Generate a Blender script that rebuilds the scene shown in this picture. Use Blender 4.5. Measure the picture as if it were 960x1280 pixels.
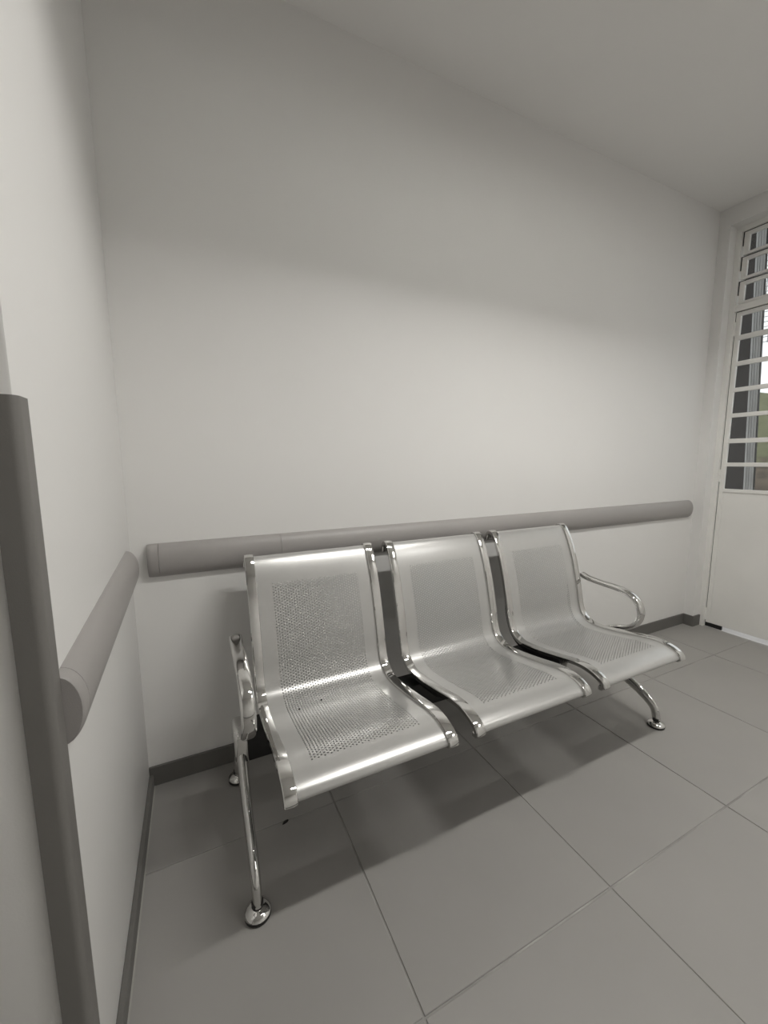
import bpy, bmesh, math, random
from mathutils import Vector, Matrix
random.seed(7)
PI = math.pi
scene = bpy.context.scene
for o in list(bpy.data.objects):
    bpy.data.objects.remove(o, do_unlink=True)
COL = scene.collection

# ------------------------------------------------------------------ camera
# room frame: left wall x=0, back wall y=0 (room towards -y), floor z=0, metres
CAM = Vector((0.2064, -1.5596, 1.1741))
YAW, PITCH, ROLL = math.radians(25.5227), math.radians(7.3259), math.radians(-0.3020)
fw = Vector((math.sin(YAW)*math.cos(PITCH), math.cos(YAW)*math.cos(PITCH), -math.sin(PITCH)))
r0 = Vector((math.cos(YAW), -math.sin(YAW), 0))
u0 = r0.cross(fw)
ri = r0*math.cos(ROLL) + u0*math.sin(ROLL)
up = u0*math.cos(ROLL) - r0*math.sin(ROLL)
cd = bpy.data.cameras.new('camera')
cd.sensor_fit = 'HORIZONTAL'
cd.sensor_width = 36
cd.lens = 36*498.384/960
cd.clip_start = 0.02
cam = bpy.data.objects.new('camera', cd)
COL.objects.link(cam)
cam.matrix_world = Matrix(((ri.x, up.x, -fw.x, CAM.x), (ri.y, up.y, -fw.y, CAM.y),
                           (ri.z, up.z, -fw.z, CAM.z), (0, 0, 0, 1)))
scene.camera = cam

# ------------------------------------------------------------------ world, exposure
w = bpy.data.worlds.new('overcast_sky')
scene.world = w
w.use_nodes = True
bg = w.node_tree.nodes['Background']
bg.inputs['Color'].default_value = (0.97, 0.985, 1.0, 1)
bg.inputs['Strength'].default_value = 1.3
vs = scene.view_settings
vs.view_transform = 'Standard'
vs.look = 'None'
vs.gamma = 1
vs.use_curve_mapping = False
vs.exposure = 0.0
LAMP_POWER = 29.0
FILL_POWER = 8.0
LAMP = Vector((1.50, -1.27, 2.70))        # fluorescent fitting on the ceiling, long side along x

# ------------------------------------------------------------------ helpers
def mat(name, col, rough=0.5, metal=0.0, var=0.0, vscale=8.0, bump=0.0, bscale=200.0,
        coat=0.0, spec=0.5, rvar=0.0, coat_rough=0.1):
    m = bpy.data.materials.new(name)
    m.use_nodes = True
    nt = m.node_tree
    b = nt.nodes['Principled BSDF']
    b.inputs['Roughness'].default_value = rough
    b.inputs['Metallic'].default_value = metal
    b.inputs['Specular IOR Level'].default_value = spec
    b.inputs['Coat Weight'].default_value = coat
    b.inputs['Coat Roughness'].default_value = coat_rough
    tc = nt.nodes.new('ShaderNodeTexCoord')
    n = nt.nodes.new('ShaderNodeTexNoise')
    n.inputs['Scale'].default_value = vscale
    n.inputs['Detail'].default_value = 6
    nt.links.new(tc.outputs['Object'], n.inputs['Vector'])
    r = nt.nodes.new('ShaderNodeValToRGB')
    r.color_ramp.elements[0].position = 0.3
    r.color_ramp.elements[1].position = 0.7
    r.color_ramp.elements[0].color = (*[c*(1-var) for c in col], 1)
    r.color_ramp.elements[1].color = (*[min(1, c*(1+var)) for c in col], 1)
    nt.links.new(n.outputs['Fac'], r.inputs['Fac'])
    nt.links.new(r.outputs['Color'], b.inputs['Base Color'])
    if rvar:
        mr = nt.nodes.new('ShaderNodeMapRange')
        mr.inputs['To Min'].default_value = rough-rvar
        mr.inputs['To Max'].default_value = rough+rvar
        nt.links.new(n.outputs['Fac'], mr.inputs['Value'])
        nt.links.new(mr.outputs['Result'], b.inputs['Roughness'])
    if bump:
        n2 = nt.nodes.new('ShaderNodeTexNoise')
        n2.inputs['Scale'].default_value = bscale
        n2.inputs['Detail'].default_value = 3
        nt.links.new(tc.outputs['Object'], n2.inputs['Vector'])
        bp = nt.nodes.new('ShaderNodeBump')
        bp.inputs['Strength'].default_value = bump
        bp.inputs['Distance'].default_value = 0.001
        nt.links.new(n2.outputs['Fac'], bp.inputs['Height'])
        nt.links.new(bp.outputs['Normal'], b.inputs['Normal'])
    return m

M = {}
M['wall'] = mat('wall_paint', (0.82, 0.81, 0.79), 0.45, var=0.012, vscale=1.5, bump=0.15, bscale=260, spec=0.35)
M['ceiling'] = mat('ceiling_paint', (0.88, 0.87, 0.85), 0.8, var=0.01, vscale=1.2, bump=0.1)
M['tile'] = mat('floor_tile', (0.345, 0.334, 0.316), 0.42, var=0.035, vscale=2.5, bump=0.05, bscale=400, rvar=0.04, spec=0.4)
M['grout'] = mat('grout', (0.36, 0.35, 0.33), 0.9, var=0.25, vscale=7)
M['skirt'] = mat('skirting_tile', (0.15, 0.145, 0.135), 0.5, var=0.06, vscale=5)
M['skirt_grout'] = mat('skirting_grout', (0.42, 0.41, 0.38), 0.9, var=0.1)
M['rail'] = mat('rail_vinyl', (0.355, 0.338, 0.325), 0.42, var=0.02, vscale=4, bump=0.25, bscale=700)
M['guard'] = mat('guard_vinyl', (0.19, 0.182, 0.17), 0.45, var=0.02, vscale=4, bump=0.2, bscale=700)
M['silver'] = mat('silver_powder_coat', (0.53, 0.525, 0.51), 0.30, metal=0.45, var=0.012, vscale=30, coat=0.3, coat_rough=0.1)
M['chrome'] = mat('chrome', (0.70, 0.695, 0.68), 0.06, metal=1.0, var=0.02, vscale=15)
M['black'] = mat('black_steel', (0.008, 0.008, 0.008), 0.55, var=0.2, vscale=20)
M['rubber'] = mat('dark_rubber', (0.02, 0.019, 0.018), 0.6, var=0.2, vscale=30)
M['door'] = mat('door_enamel', (0.86, 0.85, 0.815), 0.38, var=0.03, vscale=3)
M['lampwhite'] = mat('lamp_enamel', (0.80, 0.80, 0.78), 0.4, var=0.01)
M['scrap'] = mat('dark_scrap', (0.012, 0.011, 0.010), 0.8, var=0.3, vscale=40)
M['post'] = mat('grey_post', (0.40, 0.40, 0.395), 0.5, var=0.08, vscale=10)
M['redwall'] = mat('dark_brown_paint', (0.014, 0.010, 0.009), 0.6, var=0.3, vscale=6)
M['mesh'] = mat('wire', (0.42, 0.43, 0.45), 0.5, var=0.1)
M['ground'] = mat('concrete', (0.62, 0.61, 0.60), 0.8, var=0.1, vscale=3)

def bank_material():
    m = mat('earth_and_grass', (0.10, 0.08, 0.06), 0.95, var=0.5, vscale=9)
    nt = m.node_tree
    b = nt.nodes['Principled BSDF']
    base = b.inputs['Base Color'].links[0].from_socket
    tc = nt.nodes.new('ShaderNodeTexCoord')
    sep = nt.nodes.new('ShaderNodeSeparateXYZ')
    nt.links.new(tc.outputs['Object'], sep.inputs[0])
    n = nt.nodes.new('ShaderNodeTexNoise')
    n.inputs['Scale'].default_value = 14
    nt.links.new(tc.outputs['Object'], n.inputs['Vector'])
    ad = nt.nodes.new('ShaderNodeMath')
    ad.operation = 'MULTIPLY_ADD'
    ad.inputs[1].default_value = 0.35
    nt.links.new(n.outputs['Fac'], ad.inputs[0])
    nt.links.new(sep.outputs['Z'], ad.inputs[2])
    mr = nt.nodes.new('ShaderNodeMapRange')
    mr.inputs['From Min'].default_value = 1.27
    mr.inputs['From Max'].default_value = 1.38
    nt.links.new(ad.outputs[0], mr.inputs['Value'])
    r = nt.nodes.new('ShaderNodeValToRGB')
    r.color_ramp.elements[0].color = (0.08, 0.09, 0.040, 1)
    r.color_ramp.elements[1].color = (0.20, 0.205, 0.12, 1)
    nt.links.new(n.outputs['Fac'], r.inputs['Fac'])
    mx = nt.nodes.new('ShaderNodeMix')
    mx.data_type = 'RGBA'
    nt.links.new(mr.outputs['Result'], mx.inputs['Factor'])
    nt.links.new(base, mx.inputs['A'])
    nt.links.new(r.outputs['Color'], mx.inputs['B'])
    nt.links.new(mx.outputs['Result'], b.inputs['Base Color'])
    return m
M['bank'] = bank_material()

def glass_material():
    m = mat('clear_glass', (0.9, 0.92, 0.91), 0.03)
    b = m.node_tree.nodes['Principled BSDF']
    b.inputs['Transmission Weight'].default_value = 1.0
    b.inputs['IOR'].default_value = 1.45
    return m
M['glass'] = glass_material()

def link(name, me, material, parent=None):
    o = bpy.data.objects.new(name, me)
    COL.objects.link(o)
    if material is not None and len(me.materials) == 0:
        me.materials.append(M[material])
    if parent is not None:
        o.parent = parent
        o.matrix_parent_inverse = Matrix.Translation(-parent.location)
    return o

def from_bm(name, bm, material, parent=None, smooth=False, angle=35):
    bmesh.ops.recalc_face_normals(bm, faces=bm.faces)
    me = bpy.data.meshes.new(name)
    bm.to_mesh(me)
    bm.free()
    if smooth:
        for p in me.polygons:
            p.use_smooth = True
        me.set_sharp_from_angle(angle=math.radians(angle))
    return link(name, me, material, parent)

def bm_box(bm, lo, hi, bev=0.0, seg=1):
    r = bmesh.ops.create_cube(bm, size=1)
    vs_ = r['verts']
    for v in vs_:
        v.co = Vector([lo[i] + (v.co[i]+0.5)*(hi[i]-lo[i]) for i in range(3)])
    if bev:
        es = list({e for v in vs_ for e in v.link_edges})
        bmesh.ops.bevel(bm, geom=es, offset=bev, segments=seg, affect='EDGES', profile=0.5)

def box(name, lo, hi, material, parent=None, bev=0.0, seg=1):
    bm = bmesh.new()
    bm_box(bm, lo, hi, bev, seg)
    return from_bm(name, bm, material, parent, smooth=bev > 0)

def boxes(name, lst, material, parent=None):
    bm = bmesh.new()
    for lo, hi in lst:
        bm_box(bm, lo, hi)
    return from_bm(name, bm, material, parent)

def struct(o):
    o['kind'] = 'structure'
    return o

def tag(o, label, cat, group=None):
    o['label'] = label
    o['category'] = cat
    if group:
        o['group'] = group
    return o

def empty(name, loc):
    o = bpy.data.objects.new(name, None)
    o.location = loc
    o.empty_display_size = 0.1
    COL.objects.link(o)
    return o

def catmull(pts, n=10):
    out = []
    P = [Vector(p) for p in pts]
    P = [P[0]*2-P[1]] + P + [P[-1]*2-P[-2]]
    for i in range(1, len(P)-2):
        a, b, c, d = P[i-1:i+3]
        for k in range(n):
            t = k/n
            out.append(0.5*((2*b) + (c-a)*t + (2*a-5*b+4*c-d)*t*t + (3*b-a-3*c+d)*t**3))
    out.append(P[-2])
    return out

def sweep_yz(path, x, section, caps=True, bm=None, scales=None):
    """sweep a closed section [(dx, dn)] along a path of (y, z) in the plane x"""
    bm = bm or bmesh.new()
    rings = []
    n = len(path)
    for i, p in enumerate(path):
        a, b = path[max(0, i-1)], path[min(n-1, i+1)]
        t = (b-a).normalized()
        nn = Vector((-t.y, t.x))
        s = scales[i] if scales else (1, 1)
        rings.append([bm.verts.new((x+dx*s[0], p.x+nn.x*dn*s[1], p.y+nn.y*dn*s[1])) for dx, dn in section])
    m = len(section)
    for i in range(n-1):
        for k in range(m):
            bm.faces.new((rings[i][k], rings[i][(k+1) % m], rings[i+1][(k+1) % m], rings[i+1][k]))
    if caps:
        bm.faces.new(rings[0])
        bm.faces.new(rings[-1][::-1])
    return bm

def ellipse(a, b, n=16, p=1.0):
    out = []
    for k in range(n):
        t = 2*PI*k/n
        c, s = math.cos(t), math.sin(t)
        out.append((a*math.copysign(abs(c)**p, c), b*math.copysign(abs(s)**p, s)))
    return out

def lathe(bm, cx, cy, prof, n=24):
    rings = []
    for r, z in prof:
        rings.append([bm.verts.new((cx+r*math.cos(2*PI*k/n), cy+r*math.sin(2*PI*k/n), z)) for k in range(n)])
    for i in range(len(rings)-1):
        for k in range(n):
            bm.faces.new((rings[i][k], rings[i][(k+1) % n], rings[i+1][(k+1) % n], rings[i+1][k]))
    bm.faces.new(rings[0])
    bm.faces.new(rings[-1])

# ------------------------------------------------------------------ room shell
CEIL = 2.73
XR = 3.335            # right wall face
YG = -0.865           # where the left wall ends
XW, YF = -1.5, -2.75   # far ends of the room behind the camera
X_OUT = 3.56          # outside face of the right wall
DY0, DY1 = -0.062, -1.062    # door opening
DZ = 2.62
XD = 3.432           # room-side face of the door leaf

struct(box('wall_back', (XW, 0, -0.1), (X_OUT, 0.15, CEIL+0.1), 'wall'))
struct(box('wall_left', (XW, YG, -0.05), (0, 0, CEIL), 'wall', bev=0.004, seg=2))
struct(box('wall_passage', (XW-0.15, YF, -0.1), (XW, YG, CEIL), 'wall'))
struct(box('wall_front', (XW, YF-0.15, -0.1), (X_OUT, YF, CEIL), 'wall'))
struct(boxes('wall_right', [((XR, DY0, -0.05), (X_OUT, 0, CEIL)),
                            ((XR, YF, -0.05), (X_OUT, DY1, CEIL)),
                            ((XR, DY1, DZ), (X_OUT, DY0, CEIL))], 'wall'))
struct(box('ceiling', (XW-0.15, YF-0.15, CEIL), (X_OUT, 0.15, CEIL+0.12), 'ceiling'))

# floor: grout bed with one tile object for every tile
floor = struct(box('floor', (XW, YF, -0.06), (XD, 0, -0.0028), 'grout'))
TX, TY, TS, GAP = 0.5816-0.6, -0.3600, 0.6, 0.0048
tile_cache = {}
def tile(x0, x1, y0, y1):
    key = (round(x1-x0, 3), round(y1-y0, 3))
    if key not in tile_cache:
        bm = bmesh.new()
        bm_box(bm, (0, 0, -0.010), (x1-x0, y1-y0, 0), 0.0012, 1)
        bmesh.ops.recalc_face_normals(bm, faces=bm.faces)
        me = bpy.data.meshes.new('tile')
        bm.to_mesh(me)
        bm.free()
        me.materials.append(M['tile'])
        tile_cache[key] = me
    o = bpy.data.objects.new('tile', tile_cache[key])
    COL.objects.link(o)
    o.location = (x0, y0, random.uniform(-0.0004, 0.0004))
    o.parent = floor
for i in range(-4, 6):
    for j in range(-6, 2):
        x0, x1 = TX+i*TS, TX+(i+1)*TS
        y0, y1 = TY+(j-1)*TS, TY+j*TS
        if j == 1:
            y0, y1 = TY, 0.0
        if j > 1:
            continue
        y0 = max(y0, YF); x0 = max(x0, XW); x1 = min(x1, XD)
        lim = 0.0 if y0 >= YG-0.001 else XW
        if y1 <= YF or x1 <= XW or x1-x0 < 0.05 or y1-y0 < 0.05:
            continue
        if y0 > YG and x1 < 0.02:
            continue
        if y0 >= YG and x0 < 0:
            x0 = 0.0
        tile(x0+GAP/2, x1-GAP/2, y0+GAP/2, y1-GAP/2)

# skirting tiles along the walls
SH, ST = 0.075, 0.009
struct(box('baseboard_back', (0.0, -ST, 0.0), (XR, 0.0, SH), 'skirt', bev=0.0015))
struct(box('baseboard_left', (0.0, YG+0.034, 0.0), (0.013, -ST, 0.048), 'skirt', bev=0.0015))
struct(box('trim_1', (0.013, YG+0.034, 0.0), (0.0165, -ST, 0.002), 'skirt_grout'))
struct(boxes('baseboard_right', [((XR-ST, DY0, 0.0), (XR, -ST, SH)),
                                 ((XR-ST, DY0-ST, 0.0), (XR+0.075, DY0, SH))], 'skirt'))
struct(box('baseboard_front', (XW, YF, 0.0), (XR, YF+ST, SH), 'skirt', bev=0.0015))
struct(box('baseboard_passage', (XW, YF+ST, 0.0), (XW+ST, YG, SH), 'skirt', bev=0.0015))

# ------------------------------------------------------------------ ceiling lamp (out of view, lights the room)
lamp = tag(empty('fluorescent_lamp', (LAMP.x, LAMP.y, CEIL)), 'white fluorescent ceiling lamp with deep side skirts above the bench', 'lamp')
LX, LA, LB = 0.66, 0.104, 0.084
zb = LAMP.z-LB
boxes('housing', [((LAMP.x-LX, LAMP.y-LA-0.004, zb), (LAMP.x+LX, LAMP.y-LA, CEIL-0.0005)),
                  ((LAMP.x-LX, LAMP.y+LA, zb), (LAMP.x+LX, LAMP.y+LA+0.004, CEIL-0.0005)),
                  ((LAMP.x-LX-0.004, LAMP.y-LA, zb), (LAMP.x-LX, LAMP.y+LA, CEIL-0.0005)),
                  ((LAMP.x+LX, LAMP.y-LA, zb), (LAMP.x+LX+0.004, LAMP.y+LA, CEIL-0.0005)),
                  ((LAMP.x-LX, LAMP.y-LA, CEIL-0.006), (LAMP.x+LX, LAMP.y+LA, CEIL-0.0005))], 'lampwhite', lamp)
ld = bpy.data.lights.new('tube_light', 'AREA')
ld.shape = 'RECTANGLE'
ld.size, ld.size_y = 1.2, 0.07
ld.energy = LAMP_POWER
ld.color = (1.0, 0.985, 0.955)
lo = bpy.data.objects.new('tube_light', ld)
COL.objects.link(lo)
lo.parent = lamp
lo.location = (0, 0, LAMP.z-CEIL)

panel = tag(empty('fill_panel', (2.6, -2.25, CEIL)), 'added square opal fill light on the ceiling, out of view', 'lamp')  # added fill light with no known source, softens the main lamp's contrast
boxes('fill_panel_frame', [((2.29, -2.56, CEIL-0.03), (2.91, -2.55, CEIL-0.0005)), ((2.29, -1.95, CEIL-0.03), (2.91, -1.94, CEIL-0.0005)),
                      ((2.29, -2.55, CEIL-0.03), (2.30, -1.95, CEIL-0.0005)), ((2.90, -2.55, CEIL-0.03), (2.91, -1.95, CEIL-0.0005))], 'lampwhite', panel)
pd = bpy.data.lights.new('fill_panel_light', 'AREA')
pd.shape = 'SQUARE'
pd.size = 0.59
pd.energy = FILL_POWER
pd.color = (1.0, 0.985, 0.955)
po = bpy.data.objects.new('fill_panel_light', pd)
COL.objects.link(po)
po.parent = panel
po.location = (0, 0, -0.028)

# ------------------------------------------------------------------ wall bumper rails
def dome(h, d, n=14):
    # outline of the cover (out, z): flat against the wall, bowed towards the room
    pts = []
    for k in range(n+1):
        t = PI*k/n
        c, s = math.cos(t), math.sin(t)
        pts.append((d*abs(s)**1.05, 0.5*h*c))
    return pts
def extrude_outline(bm, pts, a, b, place, scale_a=1.0, scale_b=1.0):
    ra = [bm.verts.new(place(a, o*scale_a, z)) for o, z in pts]
    rb = [bm.verts.new(place(b, o*scale_b, z)) for o, z in pts]
    m = len(pts)
    for k in range(m):
        bm.faces.new((ra[k], ra[(k+1) % m], rb[(k+1) % m], rb[k]))
    bm.faces.new(ra)
    bm.faces.new(rb[::-1])
RZ, RH, RD = 0.836, 0.118, 0.034
def rail(name, spans, place, label):
    root = tag(empty(name, place(spans[0][1], 0, 0)), label, 'bumper rail', None)
    for part, a, b in spans:
        bm = bmesh.new()
        if part == 'end_cap':
            rings = []
            pts = dome(RH, RD)
            sg = 1 if b > a else -1
            for f, sc in ((0, 1.0), (0.6, 0.985), (0.9, 0.94), (1.0, 0.86)):
                rings.append([bm.verts.new(place(a+(b-a)*f, o*(sc if f else 1), z*(1-(1-sc)*0.35))) for o, z in pts])
            m = len(pts)
            for i in range(3):
                for k in range(m):
                    bm.faces.new((rings[i][k], rings[i][(k+1) % m], rings[i+1][(k+1) % m], rings[i+1][k]))
            bm.faces.new(rings[0])
            bm.faces.new(rings[-1])
        else:
            extrude_outline(bm, dome(RH, RD), a, b, place)
        from_bm(part, bm, 'rail', root, smooth=True, angle=40)
    return root
rail('bumper_rail', [('cover', 0.085, 0.4985), ('cover', 0.4995, 3.245),
                     ('end_cap', 0.084, 0.050), ('end_cap', 3.246, 3.278)],
     lambda t, o, z: Vector((t, -o, RZ+z)), 'long grey rounded bumper rail on the wall behind the bench')
rail('bumper_rail', [('cover', -0.806, -0.112), ('end_cap', -0.807, -0.832), ('end_cap', -0.111, -0.078)],
     lambda t, o, z: Vector((o, t, RZ-0.002+0.055*(t+0.1)+z)), 'short grey rounded bumper rail on the side wall next to the corner guard')

# corner guard at the end of the left wall
def guard():
    legx, leg, th, R_ = 0.030, 0.032, 0.006, 0.012
    outer = [(-legx, YG-th), ]
    for k in range(7):
        a = -PI/2 + (PI/2)*k/6
        outer.append((th-R_+R_*math.cos(a), YG-th+R_+R_*math.sin(a)))
    outer.append((th, YG+leg))
    inner = [(0.0004, YG+leg), (0.0004, YG-0.0004), (-legx, YG-0.0004)]
    pts = outer+inner
    bm = bmesh.new()
    a = [bm.verts.new((x, y, 0.0)) for x, y in pts]
    b = [bm.verts.new((x, y, 1.262)) for x, y in pts]
    m = len(pts)
    for k in range(m):
        bm.faces.new((a[k], a[(k+1) % m], b[(k+1) % m], b[k]))
    bm.faces.new(a)
    bm.faces.new(b[::-1])
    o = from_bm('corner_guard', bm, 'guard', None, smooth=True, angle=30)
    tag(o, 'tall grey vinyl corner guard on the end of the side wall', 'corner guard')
guard()

# ------------------------------------------------------------------ three-seat bench
SEAT_W, PITCH_X, X_FIRST = 0.487, 0.549, 0.350
prof_ctl = [(-0.082, 0.800), (-0.088, 0.826), (-0.108, 0.839), (-0.130, 0.822), (-0.160, 0.768), (-0.190, 0.690),
            (-0.215, 0.605), (-0.234, 0.525), (-0.249, 0.455), (-0.275, 0.408), (-0.325, 0.384), (-0.400, 0.387),
            (-0.500, 0.403), (-0.590, 0.420), (-0.640, 0.4225), (-0.680, 0.4145), (-0.7035, 0.4035), (-0.7130, 0.3935), (-0.7155, 0.3855), (-0.711, 0.3805), (-0.700, 0.381)]
prof = catmull(prof_ctl, 14)
arc = [0.0]
for i in range(1, len(prof)):
    arc.append(arc[-1]+(prof[i]-prof[i-1]).length)
LEN = arc[-1]
def at_s(s):
    s = min(max(s, 0), LEN)
    lo_, hi_ = 0, len(arc)-1
    while hi_-lo_ > 1:
        m = (lo_+hi_)//2
        if arc[m] <= s:
            lo_ = m
        else:
            hi_ = m
    t = (s-arc[lo_])/(arc[hi_]-arc[lo_])
    p = prof[lo_].lerp(prof[hi_], t)
    return p
def nrm_s(s):
    d = (at_s(s+0.006)-at_s(s-0.006)).normalized()
    return Vector((d.y, -d.x))          # upper/front side of the sheet
# s of the start and end of the perforated field
s_top = next(arc[i] for i in range(30, len(prof)) if prof[i].y < 0.757)
s_end = next(arc[i] for i in range(30, len(prof)) if prof[i].x < -0.648)
def shell_mesh():
    V, N, F = [], [], []
    cache = {}
    def vert(x, s, dn=0.0):
        k = round(s, 6)
        if k not in cache:
            cache[k] = (at_s(s), nrm_s(s))
        p, n = cache[k]
        V.append((x, p.x-n.x*dn, p.y-n.y*dn))
        N.append((0, n.x, n.y))
        return len(V)-1
    xa, xb = 0.010, SEAT_W-0.010
    ncol = 37
    cw = 0.00870                       # column spacing, every other column shifted by half a hole spacing
    rows = int(round((s_end-s_top)/0.0100))
    rh = (s_end-s_top)/rows
    x0 = (SEAT_W-ncol*cw)/2
    x1 = x0+ncol*cw
    rad = 0.0023
    def quad(xl, xr, sl, sh):
        a, b, c, d = vert(xl, sl), vert(xr, sl), vert(xr, sh), vert(xl, sh)
        F.append((a, d, c, b))
    def plain(sa, sb):
        n = max(1, int((sb-sa)/0.005))
        for i in range(n):
            quad(xa, xb, sa+(sb-sa)*i/n, sa+(sb-sa)*(i+1)/n)
    plain(0, s_top)
    plain(s_end, LEN)
    for r in range(rows*2):
        sl = s_top+r*rh/2
        quad(xa, x0, sl, sl+rh/2)
        quad(x1, xb, sl, sl+rh/2)
    for c in range(ncol):
        xl, xr = x0+c*cw, x0+(c+1)*cw
        n, off = (rows-1, rh/2) if c % 2 else (rows, 0.0)
        if c % 2:
            quad(xl, xr, s_top, s_top+rh/2)
            quad(xl, xr, s_end-rh/2, s_end)
        for r in range(n):
            sl = s_top+off+r*rh
            sh = sl+rh
            cx, cs = (xl+xr)/2, (sl+sh)/2
            BL, BR, TR, TL = vert(xl, sl), vert(xr, sl), vert(xr, sh), vert(xl, sh)
            o = [vert(cx+rad*math.cos(PI/8+PI/4*k), cs+rad*math.sin(PI/8+PI/4*k)) for k in range(8)]
            for f in ((TR, TL, o[2], o[1]), (TL, BL, o[4], o[3]), (BL, BR, o[6], o[5]), (BR, TR, o[0], o[7]),
                      (TR, o[1], o[0]), (TL, o[3], o[2]), (BL, o[5], o[4]), (BR, o[7], o[6])):
                F.append(f[::-1])
            ring = []
            for dn in (0.0, 0.0016):
                ring.append([])
                for k in range(8):
                    ca, sa = math.cos(PI/8+PI/4*k), math.sin(PI/8+PI/4*k)
                    ring[-1].append(vert(cx+rad*ca, cs+rad*sa, dn))
                    n_ = cache[round(cs+rad*sa, 6)][1]
                    N[-1] = (-ca, sa*n_.y, -sa*n_.x)      # hole wall faces its own axis
            for k in range(8):
                F.append((ring[0][k], ring[0][(k+1) % 8], ring[1][(k+1) % 8], ring[1][k]))
    me = bpy.data.meshes.new('seat')
    me.from_pydata(V, [], F)
    me.update()
    for p in me.polygons:
        p.use_smooth = True
    me.normals_split_custom_set_from_vertices(N)
    me.materials.append(M['silver'])
    return me

bench = tag(empty('waiting_bench', (1.1435, -0.35, 0)), 'three-seat perforated silver metal waiting bench with chrome legs and armrests', 'bench')

seat_me = shell_mesh()
# chrome edge strip that wraps each side of a seat
strip_path = [at_s(LEN*i/110) for i in range(111)]
def strip_mesh():
    sec = [(-0.0165, -0.0060), (-0.0165, 0.0060), (-0.0145, 0.0085), (-0.0060, 0.0098), (0.0060, 0.0098),
           (0.0145, 0.0085), (0.0165, 0.0060), (0.0165, -0.0060), (0.012, -0.0085), (-0.012, -0.0085)]
    bm = sweep_yz(strip_path, 0.0, [(a, -b) for a, b in sec])
    bmesh.ops.recalc_face_normals(bm, faces=bm.faces)
    me = bpy.data.meshes.new('edge_strip')
    bm.to_mesh(me)
    bm.free()
    for p in me.polygons:
        p.use_smooth = True
    me.set_sharp_from_angle(angle=math.radians(30))
    me.materials.append(M['chrome'])
    return me
strip_me = strip_mesh()
def bracket_mesh():
    i0 = next(i for i in range(30, len(prof)) if prof[i].y < 0.56)
    i1 = next(i for i in range(30, len(prof)) if prof[i].x < -0.50)
    sa, sb = arc[i0], arc[i1]
    path = [at_s(sa+(sb-sa)*i/40)-nrm_s(sa+(sb-sa)*i/40)*0.026 for i in range(41)]
    sc = [(1, min(1.0, 0.35+min(i, 40-i)/9)) for i in range(41)]
    bm = sweep_yz(path, 0.0, [(-0.012, -0.015), (0.012, -0.015), (0.012, 0.015), (-0.012, 0.015)], scales=sc)
    bmesh.ops.recalc_face_normals(bm, faces=bm.faces)
    me = bpy.data.meshes.new('support_bracket')
    bm.to_mesh(me)
    bm.free()
    me.materials.append(M['black'])
    return me
bracket_me = bracket_mesh()
for k in range(3):
    x = X_FIRST+k*PITCH_X
    s = link('seat', seat_me, None, bench)
    s.location = (x, 0, 0)
    def sub(name, me, dx):
        o = bpy.data.objects.new(name, me)
        COL.objects.link(o)
        o.parent = s
        o.location = (dx, 0, 0)
        return o
    st = [sub('edge_strip', strip_me, 0.0165), sub('edge_strip', strip_me, SEAT_W-0.0165)]
    for o in st:
        o['label'] = 'chrome edge strip'
    for dx in (0.040, SEAT_W-0.040):
        sub('support_bracket', bracket_me, dx)

XLEG, XLEG2 = 0.292, 1.995
o = box('beam', (XLEG+0.012, -0.352, 0.246), (XLEG2-0.012, -0.268, 0.342), 'black', bench, bev=0.004, seg=2)
o['label'] = 'black steel beam'

leg_front = catmull([(-0.315, 0.292), (-0.350, 0.268), (-0.400, 0.205), (-0.455, 0.158), (-0.520, 0.129), (-0.563, 0.104),
                     (-0.592, 0.075), (-0.603, 0.030)], 8)
leg_rear = catmull([(-0.305, 0.292), (-0.275, 0.268), (-0.238, 0.205), (-0.200, 0.158), (-0.160, 0.125), (-0.132, 0.100),
                    (-0.115, 0.075), (-0.108, 0.030)], 8)
for x in (XLEG, XLEG2):
    for path, fy in ((leg_front, -0.603), (leg_rear, -0.108)):
        n = len(path)
        sc = [(1.12-0.30*i/(n-1), 1.25-0.45*i/(n-1)) for i in range(n)]
        bm = sweep_yz(path, x, ellipse(0.0150, 0.0215, 18), scales=sc)
        lg = from_bm('leg', bm, 'chrome', bench, smooth=True, angle=60)
        bm = bmesh.new()
        lathe(bm, x, fy, [(0.020, 0.0075), (0.0325, 0.0078), (0.0345, 0.012), (0.0315, 0.018), (0.020, 0.023), (0.0135, 0.025), (0.012, 0.0265)])
        f = from_bm('foot', bm, 'chrome', lg, smooth=True, angle=50)
        bm = bmesh.new()
        lathe(bm, x, fy, [(0.030, 0.0), (0.0335, 0.002), (0.0335, 0.0076), (0.010, 0.0077)])
        f = from_bm('foot_pad', bm, 'rubber', lg, smooth=True, angle=50)
        bm = bmesh.new()
        lathe(bm, x, fy, [(0.0135, 0.024), (0.0150, 0.028), (0.0150, 0.040), (0.010, 0.042)])
        f = from_bm('foot_collar', bm, 'rubber', lg, smooth=True, angle=50)
    # chrome clamp where legs and armrest meet the beam
    bm = bmesh.new()
    bm_box(bm, (x-0.021, -0.366, 0.240), (x+0.021, -0.254, 0.348), 0.012, 3)
    from_bm('beam_clamp', bm, 'chrome', bench, smooth=True)

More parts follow.
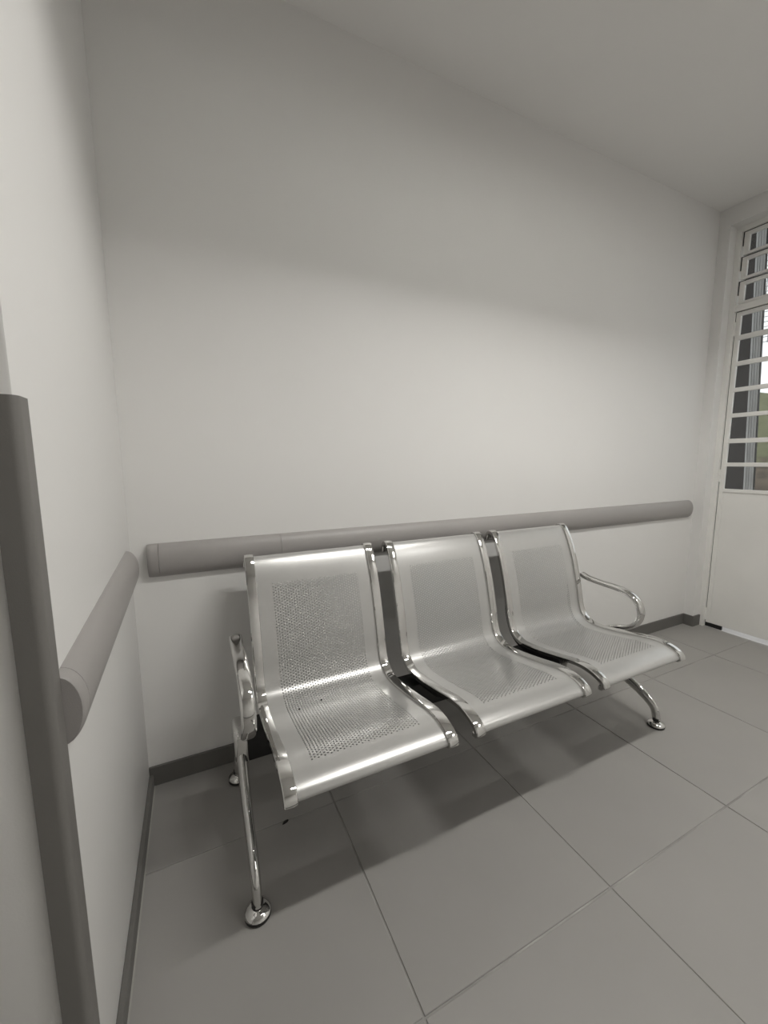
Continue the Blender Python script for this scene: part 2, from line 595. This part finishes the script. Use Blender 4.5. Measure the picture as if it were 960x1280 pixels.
arm_ctl = [(-0.198, 0.590), (-0.235, 0.581), (-0.300, 0.575), (-0.380, 0.573), (-0.440, 0.565), (-0.486, 0.539), (-0.507, 0.490),
           (-0.494, 0.440), (-0.456, 0.406), (-0.400, 0.386), (-0.350, 0.362), (-0.318, 0.330)]
arm_path = catmull(arm_ctl, 8)
for x in (0.303, 1.984):
    bm = sweep_yz(arm_path, x, ellipse(0.0205, 0.0120, 18, 0.75), caps=True)
    a = from_bm('armrest', bm, 'chrome', bench, smooth=True, angle=60)
    p, q_ = arm_path[0], arm_path[1]
    t = (p-q_).normalized()
    bm = sweep_yz([p+t*0.0002, p+t*0.003], x, ellipse(0.0160, 0.0085, 18, 0.75))
    from_bm('end_plug', bm, 'rubber', a, smooth=True)

# ------------------------------------------------------------------ door in the right wall
frame = struct(boxes('trim_2', [((XR+0.075, DY0-0.030, 0.0), (XD+0.06, DY0, DZ)),
                                ((XR+0.075, DY1, 0.0), (XD+0.06, DY1+0.030, DZ)),
                                ((XR+0.075, DY1+0.030, DZ-0.030), (XD+0.06, DY0-0.030, DZ)),
                                ((XR+0.080, DY1+0.030, 2.112), (XD+0.06, DY0-0.030, 2.150))], 'door'))
D0, D1 = DY0-0.033, DY1+0.033       # leaf hinge side and lock side
door = struct(empty('door_1', (XD, D0, 0.0)))
ZB, ZT = 0.028, 2.108
ST_ = 0.026
def dbox(name, y0, y1, z0, z1, x0=0.0, x1=0.020, m='door', parent=None, bev=0.0015):
    return box(name, (XD+x0, min(y0, y1), z0), (XD+x1, max(y0, y1), z1), m, parent or door, bev)
dbox('stile', D0, D0-ST_, ZB, ZT)
dbox('stile', D1, D1+ST_, ZB, ZT)
dbox('top_rail', D0-ST_, D1+ST_, 2.084, ZT)
dbox('lower_panel', D0-ST_, D1+ST_, ZB, 0.952, 0.003, 0.018)
dbox('lock_rail', D0-ST_, D1+ST_, 0.952, 0.975, -0.003, 0.020)
edges = [(1.964, 1.933), (1.800, 1.772), (1.634, 1.607), (1.470, 1.444), (1.306, 1.277), (1.150, 1.124)]
for zt, zb_ in edges:
    dbox('glazing_bar', D0-ST_, D1+ST_, zb_, zt, 0.0, 0.018)
tops = [2.084]+[e[1] for e in edges]
bots = [e[0] for e in edges]+[0.975]
for zt, zb_ in zip(tops, bots):
    dbox('pane', D0-ST_+0.004, D1+ST_-0.004, zb_-0.004, zt+0.004, 0.013, 0.016, 'glass', bev=0)
for z in (2.005, 1.062, 0.090):
    bm = bmesh.new()
    n = 12
    for a, b in ((-0.042, -0.001), (0.001, 0.042)):
        ra = [bm.verts.new((XD-0.006+0.008*math.cos(2*PI*k/n), D0+0.0015+0.008*math.sin(2*PI*k/n), z+a)) for k in range(n)]
        rb = [bm.verts.new((v.co.x, v.co.y, z+b)) for v in ra]
        for k in range(n):
            bm.faces.new((ra[k], ra[(k+1) % n], rb[(k+1) % n], rb[k]))
        bm.faces.new(ra)
        bm.faces.new(rb)
    from_bm('hinge', bm, 'door', door, smooth=True)

box('gap_shade', (XD+0.003, D0, ZB), (XD+0.020, D0+0.003, ZT), 'black', door)  # black strips in the leaf gaps stand in for their shade
box('gap_shade', (XD+0.003, D1, ZT), (XD+0.020, D0, ZT+0.004), 'black', door)
box('door_gap_shade', (XD+0.004, D0-0.095, 0.0), (XD+0.018, D0+0.002, ZB), 'black', door)  # added black block standing in for the dark gap under the leaf
# transom: three top-hung lights above the door
win = struct(empty('window_1', (XD, D0, 2.15)))
for zt, zb_ in ((2.585, 2.448), (2.436, 2.302), (2.290, 2.154)):
    y0, y1 = D0-0.004, D1
    fo = []
    bm = bmesh.new()
    bar = 0.028
    for lo_, hi_ in (((y0-bar, zb_), (y0, zt)), ((y1, zb_), (y1+bar, zt)),
                     ((y1+bar, zb_), (y0-bar, zb_+0.016)), ((y1+bar, zt-0.022), (y0-bar, zt))):
        bm_box(bm, (XD-0.006, lo_[0], lo_[1]), (XD+0.014, hi_[0], hi_[1]), 0.0012)
    f = from_bm('sash', bm, 'door', win, smooth=True)
    box('pane', (XD+0.008, y1+bar-0.004, zb_+0.012), (XD+0.011, y0-bar+0.004, zt-0.018), 'glass', f)
    box('gap_shade', (XD-0.004, y0, (zt+zb_)/2-0.01), (XD+0.004, D0+0.002, zt+0.005), 'black', f)  # black strips painted in as the shadow of the sash gap
    box('gap_shade', (XD-0.004, D1, zt), (XD+0.004, y0, zt+0.005), 'black', f)
# dark back strip that the sashes close against
boxes('sash_stop', [((XD+0.015, D1, z-0.004), (XD+0.030, D0, z+0.004)) for z in (2.442, 2.296)], 'door', win)

# ------------------------------------------------------------------ outside
struct(box('ground', (X_OUT, -4, -0.12), (14, 8, -0.02), 'ground'))
struct(box('trim_3', (XD, DY1, -0.02), (X_OUT, DY0, -0.001), 'ground'))
def bank():
    bm = bmesh.new()
    nx, ny = 24, 40
    g = []
    for i in range(nx+1):
        row = []
        for j in range(ny+1):
            x = 5.2+5.0*i/nx
            y = -2.0+9.0*j/ny
            t = i/nx
            z = -0.05 + 2.25*min(1, t*1.5)**0.7 + random.uniform(-0.05, 0.05)*(0 < i)
            row.append(bm.verts.new((x, y, z)))
        g.append(row)
    for i in range(nx):
        for j in range(ny):
            bm.faces.new((g[i][j], g[i+1][j], g[i+1][j+1], g[i][j+1]))
    return from_bm('hillside', bm, 'bank', None, smooth=True, angle=180)
struct(bank())
TILT = math.radians(-2.6)             # both lean slightly, as seen against the door frame
pil = tag(empty('brown_pillar', (4.02, -0.039, -0.02)), 'dark brown pillar outside behind the door glass', 'pillar')
box('pillar_body', (4.02, -0.039, -0.02), (4.06, 0.37, 2.96), 'redwall', pil, 0.004)
pil.rotation_euler = (TILT, 0, 0)
pz = tag(empty('grey_post', (4.0, -0.073, -0.02)), 'pale grey metal post outside beside the dark brown pillar', 'post')
box('post_body', (3.995, -0.097, -0.02), (4.018, -0.040, 2.96), 'post', pz, 0.002)
for y in (-0.083, -0.067, -0.053):
    box('flange', (3.990, y-0.0015, -0.02), (3.996, y+0.0015, 2.96), 'post', pz)
box('edge_strip', (4.000, -0.1015, -0.02), (4.018, -0.0975, 2.96), 'black', pz)
pz.rotation_euler = (TILT, 0, 0)
roof = tag(box('canopy', (3.60, -1.6, 2.99), (4.9, 1.2, 3.09), 'redwall', bev=0.005), 'dark canopy slab outside above the door', 'canopy')
gz = tag(empty('wire_screen', (4.25, -0.26, 2.06)), 'white wire security screen outside seen through the transom', 'screen')
for i in range(25):
    y = -0.75+0.97*i/24
    box('wire', (4.248, y-0.0018, 2.06), (4.252, y+0.0018, 2.985), 'mesh', gz)
for i in range(25):
    z = 2.07+0.9*i/24
    box('wire', (4.2525, -0.75, z-0.0018), (4.2561, 0.22, z+0.0018), 'mesh', gz)

# ------------------------------------------------------------------ small litter
def flake(name, c, sx, sy, h, rz, label, group=None):
    bm = bmesh.new()
    n = 9
    ring, top = [], []
    for k in range(n):
        a = 2*PI*k/n
        r_ = random.uniform(0.8, 1.15)
        x, y = sx*r_*math.cos(a), sy*r_*math.sin(a)
        ring.append(bm.verts.new((x, y, 0)))
        top.append(bm.verts.new((x*0.8, y*0.8, h*random.uniform(0.7, 1.2))))
    for k in range(n):
        bm.faces.new((ring[k], ring[(k+1) % n], top[(k+1) % n], top[k]))
    bm.faces.new(ring)
    bm.faces.new(top)
    o = from_bm(name, bm, 'scrap')
    o.location = c
    o.rotation_euler = (0, 0, rz)
    tag(o, label, 'litter', group)
flake('scrap', (0.413, -0.365, 0.0004), 0.014, 0.0045, 0.004, 0.35, 'small dark scrap lying on the floor tile under the bench')
for (x, y, z) in ((0.470, -0.372, 0.3865), (0.548, -0.352, 0.3852)):
    flake('crumb', (x, y, z), 0.0035, 0.003, 0.002, 0.4, 'tiny dark crumb on the perforated seat beside the side wall', 'crumbs on the seat')
